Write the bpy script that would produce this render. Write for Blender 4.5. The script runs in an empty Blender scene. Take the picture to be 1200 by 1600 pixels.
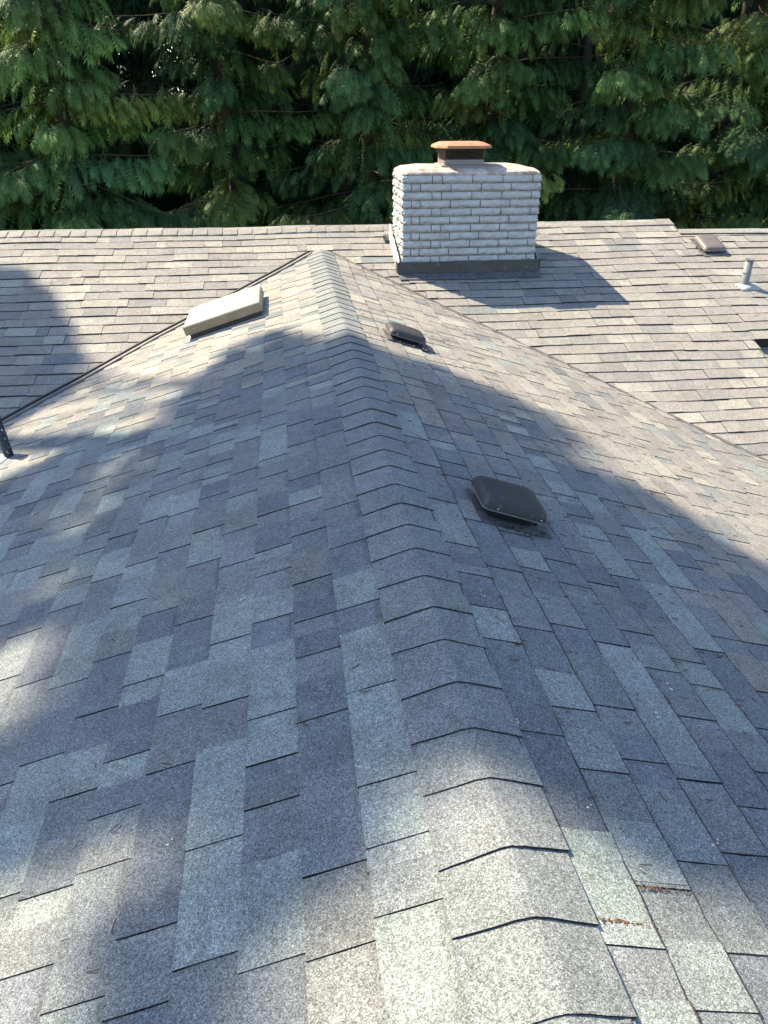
import bpy, math, random
import numpy as np
from mathutils import Vector, Matrix
random.seed(7)
rng = np.random.default_rng(7)
S = bpy.context.scene
COL = S.collection

# ---------------------------------------------------------------- camera, sky, sun, exposure
YAW, PITCH = 0.1248, 0.4871
CAM = Vector((-0.3815, 0.0, 1.3278))
FWD = Vector((math.sin(YAW)*math.cos(PITCH), math.cos(YAW)*math.cos(PITCH), -math.sin(PITCH)))
RGT = Vector((math.cos(YAW), -math.sin(YAW), 0))
UPV = RGT.cross(FWD)
cd = bpy.data.cameras.new('camera')
cam = bpy.data.objects.new('camera', cd)
COL.objects.link(cam)
cam.matrix_world = Matrix(((RGT.x, UPV.x, -FWD.x, CAM.x), (RGT.y, UPV.y, -FWD.y, CAM.y),
                           (RGT.z, UPV.z, -FWD.z, CAM.z), (0, 0, 0, 1)))
cd.sensor_fit = 'VERTICAL'
cd.sensor_height = 24.0
cd.lens = 24.0*1200.47/1600.0
cd.clip_start = 0.02
cd.clip_end = 1500
S.camera = cam
def to_px(p):
    d = Vector(p)-CAM
    z = d.dot(FWD)
    if z < 0.05: return None
    return 600+1200.47*d.dot(RGT)/z, 800-1200.47*d.dot(UPV)/z, z

SUN_TRAVEL = Vector((0.817, -0.666, -1.154)).normalized()
SUN_EL = math.asin(-SUN_TRAVEL.z)
w = bpy.data.worlds.new('World'); S.world = w; w.use_nodes = True
nt = w.node_tree
for n in list(nt.nodes): nt.nodes.remove(n)
sky = nt.nodes.new('ShaderNodeTexSky'); sky.sky_type = 'NISHITA'; sky.sun_disc = False
sky.sun_elevation = SUN_EL
sky.sun_rotation = math.atan2(-SUN_TRAVEL.x, -SUN_TRAVEL.y)
sky.air_density = 1.0; sky.dust_density = 0.6; sky.ozone_density = 1.2
bg = nt.nodes.new('ShaderNodeBackground'); bg.inputs['Strength'].default_value = 0.125
wo = nt.nodes.new('ShaderNodeOutputWorld')
nt.links.new(sky.outputs[0], bg.inputs[0]); nt.links.new(bg.outputs[0], wo.inputs[0])
sl = bpy.data.lights.new('sun', 'SUN'); sl.energy = 5.0; sl.angle = math.radians(0.53); sl.color = (1.0, 0.875, 0.65)
so = bpy.data.objects.new('sun', sl); COL.objects.link(so)
so.rotation_euler = SUN_TRAVEL.to_track_quat('-Z', 'Y').to_euler()
so.location = (-10, 8, 20)
S.view_settings.view_transform = 'Standard'
S.view_settings.look = 'None'
S.view_settings.gamma = 1.0
S.view_settings.exposure = 1.55

# ---------------------------------------------------------------- helpers
def mesh_obj(name, verts, faces, mat, parent=None, color=None, smooth=False, colors=None, loc=None):
    me = bpy.data.meshes.new(name)
    if loc is not None:
        verts = [(v[0]-loc[0], v[1]-loc[1], v[2]-loc[2]) for v in verts]
    me.from_pydata([tuple(v) for v in verts], [], faces)
    if color is not None or colors is not None:
        ca = me.color_attributes.new('tone', 'FLOAT_COLOR', 'POINT')
        if colors is None:
            arr = np.tile(np.array([*color, 1.0], dtype=np.float32), len(verts))
        else:
            arr = np.concatenate([np.array(colors, dtype=np.float32), np.ones((len(verts), 1), np.float32)], 1).ravel()
        ca.data.foreach_set('color', arr)
    me.materials.append(mat)
    if smooth:
        me.polygons.foreach_set('use_smooth', [True]*len(me.polygons))
    me.update()
    o = bpy.data.objects.new(name, me)
    COL.objects.link(o)
    if loc is not None: o.location = loc
    if parent is not None: o.parent = parent
    return o

def thing(name, label, cat, loc, group=None):
    o = bpy.data.objects.new(name, None)
    COL.objects.link(o); o.location = loc; o.empty_display_size = 0.2
    o['label'] = label; o['category'] = cat
    if group: o['group'] = group
    return o

def attach(o, parent):
    """parent a mesh given in world coordinates to an Empty standing at its own place"""
    o.parent = parent
    o.matrix_parent_inverse = Matrix.Translation(-parent.location)
    return o

def box_vf(c, sx, sy, sz, ax=(Vector((1,0,0)), Vector((0,1,0)), Vector((0,0,1)))):
    c = Vector(c); vs = []
    for k in (-1, 1):
        for j, i in ((-1,-1), (-1,1), (1,1), (1,-1)):
            vs.append(c+ax[0]*(i*sx/2)+ax[1]*(j*sy/2)+ax[2]*(k*sz/2))
    return vs, [(3,2,1,0), (4,5,6,7), (0,1,5,4), (1,2,6,5), (2,3,7,6), (3,0,4,7)]

def bevel(o, wdt, seg=2):
    m = o.modifiers.new('bevel', 'BEVEL'); m.width = wdt; m.segments = seg; m.limit_method = 'ANGLE'
    return o

# ---------------------------------------------------------------- materials
class NB:
    def __init__(s, name):
        s.m = bpy.data.materials.new(name); s.m.use_nodes = True
        s.t = s.m.node_tree; s.b = s.t.nodes['Principled BSDF']
    def n(s, typ, **kw):
        nd = s.t.nodes.new(typ)
        for k, v in kw.items(): setattr(nd, k, v)
        return nd
    def l(s, a, b): s.t.links.new(a, b)
    def pos(s): return s.n('ShaderNodeNewGeometry').outputs['Position']
    def noise(s, scale, detail=3, rough=0.55, vec=None, out='Fac'):
        nd = s.n('ShaderNodeTexNoise'); nd.inputs['Scale'].default_value = scale
        nd.inputs['Detail'].default_value = detail; nd.inputs['Roughness'].default_value = rough
        s.l(vec if vec is not None else s.pos(), nd.inputs['Vector']); return nd.outputs[out]
    def rng(s, v, a, b, c, d):
        nd = s.n('ShaderNodeMapRange'); s.l(v, nd.inputs[0])
        for i, x in enumerate((a, b, c, d)): nd.inputs[i+1].default_value = x
        return nd.outputs[0]
    def mul(s, a, b):
        nd = s.n('ShaderNodeMath', operation='MULTIPLY')
        for i, x in enumerate((a, b)):
            if isinstance(x, (int, float)): nd.inputs[i].default_value = x
            else: s.l(x, nd.inputs[i])
        return nd.outputs[0]
    def scale(s, col, f):
        nd = s.n('ShaderNodeVectorMath', operation='SCALE')
        s.l(col, nd.inputs[0])
        s.l(f, nd.inputs[3]) if not isinstance(f, (int, float)) else setattr(nd.inputs[3], 'default_value', f)
        return nd.outputs[0]
    def mix(s, f, a, b):
        nd = s.n('ShaderNodeMix', data_type='RGBA')
        if isinstance(f, (int, float)): nd.inputs[0].default_value = f
        else: s.l(f, nd.inputs[0])
        for i, x in ((6, a), (7, b)):
            if isinstance(x, tuple): nd.inputs[i].default_value = (*x, 1)
            else: s.l(x, nd.inputs[i])
        return nd.outputs[2]
    def bump(s, h, strength, dist):
        nd = s.n('ShaderNodeBump'); nd.inputs['Strength'].default_value = strength
        nd.inputs['Distance'].default_value = dist; s.l(h, nd.inputs['Height'])
        s.l(nd.outputs[0], s.b.inputs['Normal'])
    def base(s, c):
        if isinstance(c, tuple): s.b.inputs['Base Color'].default_value = (*c, 1)
        else: s.l(c, s.b.inputs['Base Color'])

def mat_shingle():
    k = NB('asphalt_shingle')
    at = k.n('ShaderNodeAttribute', attribute_name='tone')
    vo = k.n('ShaderNodeTexVoronoi'); vo.inputs['Scale'].default_value = 430
    k.l(k.pos(), vo.inputs['Vector'])
    sep = k.n('ShaderNodeSeparateColor'); k.l(vo.outputs['Color'], sep.inputs[0])
    g = k.rng(sep.outputs[0], 0, 1, 0.42, 1.56)
    pale = k.n('ShaderNodeMath', operation='GREATER_THAN'); k.l(sep.outputs[1], pale.inputs[0]); pale.inputs[1].default_value = 0.93
    g2 = k.n('ShaderNodeMath', operation='ADD'); k.l(g, g2.inputs[0]); k.l(k.mul(pale.outputs[0], 0.75), g2.inputs[1])
    mid = k.rng(k.noise(95, 3, 0.6), 0.3, 0.7, 0.80, 1.20)
    big = k.mul(k.rng(k.noise(3.3, 4, 0.6), 0.3, 0.7, 0.90, 1.10), k.rng(k.noise(17, 4, 0.65), 0.3, 0.7, 0.86, 1.13))
    f = k.mul(k.mul(g2.outputs[0], mid), big)
    c = k.scale(at.outputs['Color'], f)
    # weathered brownish film in patches
    br = k.rng(k.noise(1.1, 5, 0.65), 0.52, 0.72, 0.0, 0.35)
    c = k.mix(br, c, k.scale(c, 0.98))
    k.base(c)
    k.b.inputs['Roughness'].default_value = 0.92
    k.b.inputs['Specular IOR Level'].default_value = 0.25
    k.bump(vo.outputs['Distance'], 0.5, 0.0016)
    return k.m

def mat_metal(name, c, rough=0.5, metal=0.0, wear=None, wscale=30, lo=0.55, hi=0.7, bump=0.2):
    k = NB(name)
    n = k.noise(wscale, 5, 0.65)
    b = k.rng(k.noise(wscale*0.3, 4), 0.3, 0.7, 0.85, 1.15)
    rgb = k.n('ShaderNodeRGB'); rgb.outputs[0].default_value = (*c, 1)
    col = k.scale(rgb.outputs[0], b)
    if wear: col = k.mix(k.rng(n, lo, hi, 0, 1), col, wear)
    k.base(col)
    k.b.inputs['Roughness'].default_value = rough; k.b.inputs['Metallic'].default_value = metal
    k.bump(n, bump, 0.002)
    return k.m

def mat_brick():
    k = NB('painted_brick')
    n = k.noise(38, 6, 0.7)
    d = k.noise(9, 5, 0.7)
    c = k.mix(k.rng(d, 0.44, 0.72, 0, 0.6), (0.43, 0.44, 0.44), (0.26, 0.25, 0.22))
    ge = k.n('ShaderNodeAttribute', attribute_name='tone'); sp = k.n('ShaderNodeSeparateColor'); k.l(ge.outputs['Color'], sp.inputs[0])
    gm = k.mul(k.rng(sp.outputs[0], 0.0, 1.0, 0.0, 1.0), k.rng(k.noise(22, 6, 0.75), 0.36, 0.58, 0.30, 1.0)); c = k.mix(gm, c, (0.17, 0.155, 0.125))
    c = k.mix(k.rng(n, 0.60, 0.70, 0, 0.6), c, (0.30, 0.27, 0.22))
    k.base(c); k.b.inputs['Roughness'].default_value = 0.75
    k.bump(n, 0.55, 0.006)
    return k.m

def mat_leaf(name, sss=0.20):
    k = NB(name)
    at = k.n('ShaderNodeAttribute', attribute_name='tone')
    c = k.scale(at.outputs['Color'], k.rng(k.noise(7, 3), 0.3, 0.7, 0.75, 1.3))
    k.base(c); k.b.inputs['Roughness'].default_value = 0.6
    k.b.inputs['Specular IOR Level'].default_value = 0.16
    tr = k.n('ShaderNodeBsdfTranslucent'); k.l(k.scale(c, 1.3), tr.inputs[0])
    mx = k.n('ShaderNodeMixShader'); mx.inputs[0].default_value = sss
    out = k.t.nodes['Material Output']
    k.l(k.b.outputs[0], mx.inputs[1]); k.l(tr.outputs[0], mx.inputs[2]); k.l(mx.outputs[0], out.inputs[0])
    return k.m

def mat_plain(name, c, c2, scale, rough=0.9, bump=0.3, bd=0.01):
    k = NB(name); n = k.noise(scale, 6, 0.65)
    k.base(k.mix(k.rng(n, 0.3, 0.7, 0, 1), c, c2)); k.b.inputs['Roughness'].default_value = rough
    k.bump(n, bump, bd); return k.m

M_SH = mat_shingle()
M_DECK = mat_plain('roofing_felt', (0.03, 0.03, 0.03), (0.05, 0.045, 0.04), 30)
M_VALLEY = mat_metal('valley_metal', (0.16, 0.15, 0.15), 0.5, 0.2, (0.28, 0.26, 0.23), 25)
M_VALLEY_D = mat_metal('dark_edge_metal', (0.022, 0.022, 0.024), 0.5, 0.0, (0.07, 0.06, 0.05), 25)
M_BRICK = mat_brick()
M_MORTAR = mat_plain('painted_mortar', (0.26, 0.255, 0.24), (0.42, 0.41, 0.38), 60, 0.9, 0.5, 0.004)
M_CROWN = mat_plain('mortar_crown_paint', (0.20, 0.11, 0.07), (0.54, 0.50, 0.45), 11, 0.85, 0.6, 0.006)
M_RUST = mat_metal('rusted_steel', (0.36, 0.16, 0.085), 0.85, 0.0, (0.22, 0.09, 0.05), 18, 0.5, 0.75)
M_MESH = mat_metal('cap_mesh_steel', (0.07, 0.055, 0.045), 0.6, 0.5, (0.16, 0.07, 0.03), 30)
M_FLUE = mat_metal('flue_base_metal', (0.22, 0.20, 0.19), 0.6, 0.3, (0.30, 0.16, 0.09), 20)
M_APRON = mat_metal('black_flashing_paint', (0.018, 0.019, 0.022), 0.38, 0.0, (0.10, 0.10, 0.10), 22, 0.60, 0.68)
M_LEAD = mat_metal('painted_lead', (0.55, 0.55, 0.54), 0.6, 0.0, (0.18, 0.18, 0.18), 30, 0.6, 0.7)
M_VENT = mat_metal('brown_vent_metal', (0.026, 0.024, 0.026), 0.6, 0.0, (0.09, 0.08, 0.075), 45, 0.56, 0.74, 0.12)
M_TAR = mat_metal('roof_tar', (0.018, 0.017, 0.018), 0.7, 0.0, (0.06, 0.045, 0.04), 40, 0.6, 0.7, 0.6)
M_RIM = mat_metal('worn_vent_rim', (0.16, 0.15, 0.145), 0.5, 0.0, (0.05, 0.045, 0.045), 60)
M_FLANGE = mat_metal('dusty_flange_metal', (0.095, 0.098, 0.104), 0.85, 0.0, (0.050, 0.048, 0.048), 26, 0.46, 0.62, 0.5)
M_DARK = mat_metal('dark_opening', (0.008, 0.008, 0.008), 0.9)
M_SKYF = mat_metal('bronze_tan_frame', (0.25, 0.20, 0.125), 0.5, 0.1, (0.34, 0.29, 0.20), 14)
M_SKYR = mat_metal('pale_rim', (0.42, 0.37, 0.28), 0.45, 0.0, (0.50, 0.45, 0.36), 14)
M_CURB = mat_metal('skylight_curb', (0.05, 0.04, 0.035), 0.7)
M_WHITE = mat_metal('chalky_white_metal', (0.33, 0.33, 0.31), 0.6, 0.0, (0.30, 0.30, 0.28), 18, 0.58, 0.7)
M_PIPE = mat_metal('galvanised_pipe', (0.16, 0.17, 0.175), 0.65, 0.1, (0.26, 0.27, 0.27), 16)
M_BPIPE = mat_metal('black_pipe_flaking', (0.014, 0.018, 0.022), 0.5, 0.0, (0.55, 0.60, 0.60), 55, 0.60, 0.64)
M_SCREW = mat_metal('screw_head', (0.55, 0.53, 0.48), 0.4, 0.4)
M_NEEDLE = mat_plain('dry_needles', (0.17, 0.075, 0.032), (0.07, 0.040, 0.022), 40)
M_MOSS = mat_plain('orange_moss', (0.16, 0.080, 0.04), (0.07, 0.055, 0.035), 90, 0.95, 0.8, 0.004)
M_FLECK = mat_plain('white_flecks', (0.75, 0.75, 0.72), (0.5, 0.5, 0.46), 60)
M_BARK = mat_plain('cedar_bark', (0.035, 0.026, 0.018), (0.07, 0.05, 0.038), 14, 0.95, 0.8, 0.03)
M_LEAF = mat_leaf('cedar_foliage')
M_EARTH = mat_plain('earth_and_litter', (0.035, 0.026, 0.016), (0.05, 0.06, 0.025), 1.5)
M_WALL = mat_plain('house_siding', (0.36, 0.33, 0.28), (0.42, 0.39, 0.33), 12)
def mat_dome():
    k = NB('white_acrylic_dome'); k.base(k.mix(k.rng(k.noise(5, 3), .3, .7, 0, 1), (0.54, 0.47, 0.36), (0.62, 0.56, 0.45)))
    k.b.inputs['Roughness'].default_value = 0.22; return k.m
M_DOME = mat_dome()

# ---- measured roof data (world metres): shade outlines, shingle side cuts, shingle tones
SH_L1 = [(-0.1, 4.85), (-0.42, 5.55), (-0.67, 5.55), (-0.87, 5.25), (-0.97, 4.8), (-1.07, 4.17), (-1.19, 3.46), (-1.24, 2.62), (-1.08, 2.28), (-1.06, 2.04), (-1.24, 1.96), (-1.38, 1.92), (-1.68, 1.96), (-1.45, 1.28), (-1.18, 1.33), (-0.99, 1.37), (-0.78, 1.43), (-0.66, 1.3), (-0.68, 1.07), (-0.72, 0.84), (-0.74, 0.5), (-0.46, 0.5), (-0.49, 0.84), (-0.46, 1.00), (-0.30, 1.0), (-0.20, 1.13), (-0.10, 1.30), (-0.02, 1.47), (0.01, 2.24), (0.02, 3.73)]
SH_L2 = [(-2.57, 4.45), (-2.15, 4.39), (-1.92, 4.43), (-1.68, 4.56), (-1.45, 4.55), (-1.42, 3.83), (-1.34, 3.12), (-1.22, 2.64), (-1.36, 2.50), (-1.50, 2.40), (-1.69, 2.28)]
SH_R = [(-0.12, 4.58), (0.22, 4.78), (0.66, 4.57), (1.1, 4.4), (1.42, 4.11), (1.02, 3.57), (1.39, 3.4), (1.6, 3.22), (1.82, 2.85), (2.2, 2.43), (1.42, 1.28), (0.51, 0.86), (0.47, 0.97), (0.4, 1.1), (0.28, 1.12), (0.17, 1.22), (0.08, 1.34), (-0.04, 1.44), (0.01, 2.25), (0.03, 3.78)]
SH_F = [(-3.9, 8.25), (-3.2, 8.02), (-3.0, 7.85), (-2.80, 7.98), (-2.62, 7.6), (-2.42, 7.45), (-2.36, 7.1), (-2.22, 6.9), (-2.14, 6.3), (-1.98, 5.9), (-2.61, 5.3), (-3.4, 5.2)]
MILD = [(-0.55, 2.47), (-0.27, 2.34), (-0.27, 1.99), (-0.5, 2.08)]
CUT_L = [(0, 0.95), (0, 1.11), (0, 1.28), (0, 1.61), (0, 2.0), (0, 2.38), (0, 2.68), (0, 3.05), (1, 0.91), (1, 1.09), (1, 1.56), (1, 1.83), (1, 2.01), (1, 2.23), (1, 2.56), (1, 2.81), (1, 3.05), (2, 0.93), (2, 1.32), (2, 1.46), (2, 1.63), (2, 2.08), (2, 2.36), (2, 2.53), (2, 2.82), (3, 0.98), (3, 1.26), (3, 1.74), (3, 2.04), (3, 2.51), (3, 2.77), (3, 3.09), (4, 1.09), (4, 1.55), (4, 1.77), (4, 2.22), (4, 2.6), (4, 2.87), (4, 3.18), (5, 0.98), (5, 1.3), (5, 1.46), (5, 1.65), (5, 1.97), (5, 2.35), (5, 2.8), (5, 3.12), (6, 1.09), (6, 1.28), (6, 1.57), (6, 1.89), (6, 2.16), (6, 2.48), (6, 2.78), (6, 3.15), (7, 1.31), (7, 1.76), (7, 2.09), (7, 2.74), (8, 1.71), (8, 2.17), (8, 2.61), (9, 2.52), (9, 2.95), (9, 3.39), (11, 3.12)]
CUT_R = [(0, 0.82), (0, 0.87), (0, 1.38), (0, 1.76), (0, 1.93), (0, 2.12), (0, 2.18), (0, 2.32), (0, 2.67), (1, 0.96), (1, 0.97), (1, 1.28), (1, 1.5), (1, 1.86), (2, 0.83), (2, 1.04), (2, 1.34), (2, 1.54), (2, 1.92), (2, 2.27), (3, 1.08), (3, 1.3), (3, 1.35), (3, 1.87), (3, 2.22), (3, 2.39), (4, 1.78), (4, 1.98), (5, 1.74), (5, 1.87), (5, 2.39), (6, 1.97), (6, 2.56), (8, 2.62)]
TONE_L = [('L', -0.19, 1.71), ('L', -0.2, 1.47), ('L', -0.48, 1.78), ('L', -0.62, 1.91), ('L', -0.65, 2.24), ('L', -0.76, 1.85), ('L', -0.9, 2.05), ('L', -0.86, 1.63), ('L', -1.03, 1.64), ('L', -0.63, 1.19), ('L', -0.19, 1.21), ('L', -0.76, 2.71), ('L', -0.89, 3.16), ('L', -0.48, 3.35), ('L', -1.33, 2.71), ('L', -1.59, 3.01), ('L', -0.48, 1.51), ('L', -0.75, 3.83), ('L', -1.56, 3.25), ('L', -1.28, 3.0), ('L', -1.58, 4.79), ('L', -1.55, 3.84), ('L', -1.06, 3.32), ('D', -0.34, 1.26), ('D', -0.32, 1.48), ('D', -0.48, 1.4), ('D', -0.48, 1.24), ('D', -0.35, 1.66), ('D', -0.77, 2.2), ('D', -0.48, 2.89), ('D', -0.69, 3.05), ('D', -0.25, 2.36), ('D', -0.17, 1.9), ('D', -0.17, 2.45), ('D', -1.11, 2.89), ('D', -1.23, 2.81), ('D', -0.92, 1.81), ('D', -0.8, 1.62), ('D', -1.07, 1.88), ('D', -0.34, 2.96), ('D', -0.38, 2.6), ('B', -0.39, 2.28), ('B', -0.45, 2.41), ('B', -0.55, 2.38), ('B', -0.72, 1.57), ('B', -0.81, 1.47), ('B', -0.33, 1.0)]
TONE_R = [('L', 0.18, 1.81), ('L', 0.31, 1.6), ('L', 0.66, 2.07), ('L', 0.59, 1.65), ('L', 0.6, 1.52), ('L', 0.31, 1.33), ('L', 0.85, 3.09), ('L', 1.01, 2.08), ('L', 0.85, 2.46), ('L', 0.48, 2.39), ('L', 0.36, 0.74), ('L', 0.23, 0.84), ('L', 1.02, 2.24), ('L', 1.03, 2.0), ('D', 0.18, 1.62), ('D', 0.29, 2.29), ('D', 0.39, 1.97), ('D', 0.78, 1.96), ('D', 0.41, 1.42), ('D', 0.99, 1.86), ('D', 0.13, 2.05), ('D', 0.55, 2.31), ('D', 0.55, 1.85), ('D', 0.39, 1.23), ('D', 0.21, 1.18), ('D', 0.31, 3.14)]

# ---------------------------------------------------------------- roof planes
E = 0.143                      # exposure of a shingle course
S1, S2, S3 = 0.321, 0.3287, 0.3442
YR, HR = 8.8873, 0.1522        # far ridge
class Plane:
    def __init__(s, O, u, v, n): s.O, s.u, s.v, s.n = Vector(O), Vector(u), Vector(v), Vector(n)
    def w(s, a, b, h=0.0):
        p = s.O+s.u*a+s.v*b+s.n*h
        return p+s.n*sag(p)
def sag(p):
    return 0.006*math.sin(p.x*1.9+0.7)*math.sin(p.y*1.55+1.1)+0.003*math.sin(p.x*4.3+p.y*3.1)
c1 = 1/math.hypot(1, S1); c2 = 1/math.hypot(1, S2); c3 = 1/math.hypot(1, S3)
PL = Plane((0,0,0), (0,1,0), (-c1,0,-S1*c1), (-S1*c1,0,c1))
PR = Plane((0,0,0), (0,1,0), (c3,0,-S3*c3), (S3*c3,0,c3))
PF = Plane((0,YR,HR), (1,0,0), (0,-c2,-S2*c2), (0,-S2*c2,c2))
def z_near(x): return S1*x if x < 0 else -S3*x
def z_far(y): return HR-S2*(YR-y)
# valley limits in plane coordinates: near plane keeps u <= UV - v*KV
UV = YR-HR/S2
KL = S1*c1/S2
KR = S3*c3/S2

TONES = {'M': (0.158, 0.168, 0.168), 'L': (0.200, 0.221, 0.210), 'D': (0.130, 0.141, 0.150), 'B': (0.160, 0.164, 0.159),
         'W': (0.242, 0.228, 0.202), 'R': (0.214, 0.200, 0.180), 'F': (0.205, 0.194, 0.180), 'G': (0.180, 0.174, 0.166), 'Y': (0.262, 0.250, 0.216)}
def tone(k, j=0.09):
    c = TONES[k]; f = 1+random.uniform(-j, j)
    return tuple(x*f*(1+random.uniform(-.015, .015)) for x in c)
def pick_near():
    return random.choices('MLDB', (46, 21, 25, 8))[0]
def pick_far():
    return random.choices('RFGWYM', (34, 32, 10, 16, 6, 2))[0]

def clip_poly(poly, f):
    """keep the part of a convex polygon where f(p) >= 0"""
    out = []
    for i in range(len(poly)):
        a, b = poly[i], poly[(i+1) % len(poly)]
        fa, fb = f(a), f(b)
        if fa >= 0: out.append(a)
        if fa*fb < 0:
            t = fa/(fa-fb); out.append((a[0]+(b[0]-a[0])*t, a[1]+(b[1]-a[1])*t))
    return out

def make_piece(P, u0, u1, v0, v1, raise_, col, clip=None, butt=0.0065, sk=0.0, litter=0.0):
    """one shingle: thin wedge, thick at its lower (butt) edge, edges slightly uneven"""
    nb = max(2, int((u1-u0)/0.07))
    wob = lambda: random.gauss(0, 0.0011)
    poly = []
    poly.append((u0+sk*0, v0-0.012))
    for i in range(nb+1):
        t = i/nb
        poly.append((u0+(u1-u0)*t+(wob() if i in (0, nb) else 0), v1+wob()))
    poly.append((u1, v0-0.012))
    poly.insert(nb+2, (u1+wob()*1.2, (v0+v1)/2))
    poly.append(None); poly.pop()
    poly.append((u0+wob()*1.2, (v0+v1)/2)) if False else None
    clip_cut = bool(clip) and any(clip(q) < 0 for q in poly)
    if clip: poly = clip_poly(poly, clip)
    if len(poly) < 3: return None
    area = abs(sum(poly[i][0]*poly[(i+1) % len(poly)][1]-poly[(i+1) % len(poly)][0]*poly[i][1] for i in range(len(poly))))/2
    if area < 0.0006: return None
    n = len(poly)
    lift = random.uniform(0, 0.0018)
    def h(p): return 0.0012+raise_+(butt+lift)*max(0, min(1.1, (p[1]-v0)/(v1-v0)))
    top = [P.w(p[0], p[1], h(p)) for p in poly]
    mu, mv = sum(p[0] for p in poly)/len(poly), sum(p[1] for p in poly)/len(poly)
    def grow(p):
        return (p[0]+(0.0012 if p[0] > mu else -0.0012), p[1]+(0.0024 if p[1] > v1-0.01 else 0))
    bot = [P.w(*grow(p), min(-0.003, raise_-0.004)) for p in poly]
    vs = top+top+bot
    fs = [tuple(range(n-1, -1, -1)), tuple(range(2*n, 3*n))]
    fs += [(n+i, n+(i+1) % n, 2*n+(i+1) % n, 2*n+i) for i in range(n)]
    # orient so that the top looks along the plane normal
    a = (top[1]-top[0]).cross(top[2]-top[1])
    nn = sum(((top[i]-top[0]).cross(top[(i+1) % n]-top[0]) for i in range(1, n-1)), Vector())
    if nn.dot(P.n) > 0:
        fs = [tuple(reversed(f)) for f in fs]
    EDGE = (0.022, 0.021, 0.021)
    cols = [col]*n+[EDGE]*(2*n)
    if litter:  # litter is the chance of a dark strip per edge segment
        # thin dark strips along the lower edge draw the course line
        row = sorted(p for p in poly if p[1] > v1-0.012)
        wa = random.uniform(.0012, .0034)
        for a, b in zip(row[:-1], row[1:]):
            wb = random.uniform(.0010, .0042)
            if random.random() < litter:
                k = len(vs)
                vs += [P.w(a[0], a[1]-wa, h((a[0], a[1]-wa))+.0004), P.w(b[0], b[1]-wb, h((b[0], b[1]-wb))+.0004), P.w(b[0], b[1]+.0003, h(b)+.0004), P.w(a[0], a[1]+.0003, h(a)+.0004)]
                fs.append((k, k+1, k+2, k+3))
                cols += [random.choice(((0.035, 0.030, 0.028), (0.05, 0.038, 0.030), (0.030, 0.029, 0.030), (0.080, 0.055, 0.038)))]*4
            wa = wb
    if P is PL and raise_ == 0 and not clip_cut and random.random() < 0.55:
        # the printed shadow band along the upper edge of a recessed tab
        m_ = 5; wd = random.uniform(.014, .026); k = len(vs)
        dk = tuple(c*random.uniform(.70, .80) for c in col[:1])[0]/col[0]
        for i in range(m_+1):
            uu = u0+.001+(u1-u0-.002)*i/m_; vb = v0+wd+random.uniform(-.004, .003)
            vs += [P.w(uu, v0+.0004, h((uu, v0))+.0005), P.w(uu, vb, h((uu, vb))+.0005)]
            cols += [tuple(c*dk for c in col), tuple(c*(dk*.5+.5) for c in col)]
        for i in range(m_): fs.append((k+2*i, k+2*i+2, k+2*i+3, k+2*i+1))
    ctr = sum(top, Vector())/n
    px = []
    for q in top:
        r = to_px(q)
        if r: px.append(r)
    size = 0
    if px:
        cx = sum(r[0] for r in px)/len(px); cy = sum(r[1] for r in px)/len(px)
        if -30 < cx < 1230 and -30 < cy < 1630 and len(px) == n:
            size = abs(sum(px[i][0]*px[(i+1) % n][1]-px[(i+1) % n][0]*px[i][1] for i in range(n)))/2
    return dict(v=vs, f=fs, c=cols, s=size, ctr=ctr)

def emit(pieces, parent, name, stuffname, maxn=300, minsize=55):
    pieces.sort(key=lambda p: -p['s'])
    single = [p for p in pieces[:maxn] if p['s'] > minsize]
    rest = pieces[len(single):]
    for p in single:
        o = mesh_obj(name, p['v'], p['f'], M_SH, None, colors=p['c'], loc=tuple(p['ctr']))
        attach(o, parent)
    if rest:
        vs, fs, cs = [], [], []
        for p in rest:
            k = len(vs); vs += p['v']; fs += [tuple(i+k for i in f) for f in p['f']]; cs += p['c']
        o = mesh_obj(stuffname, vs, fs, M_SH, None, colors=cs)
        o['kind'] = 'stuff'; attach(o, parent)
    return len(single), len(rest)

near = thing('near_roof', 'long ridged grey asphalt shingle roof running away from the camera under the two dark box vents', 'roof', (0, 0, -1.2))
farr = thing('far_roof', 'wide sunlit asphalt shingle roof slope across the picture, on which the white brick chimney stands', 'roof', (0.5, YR, -1.4))

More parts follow.
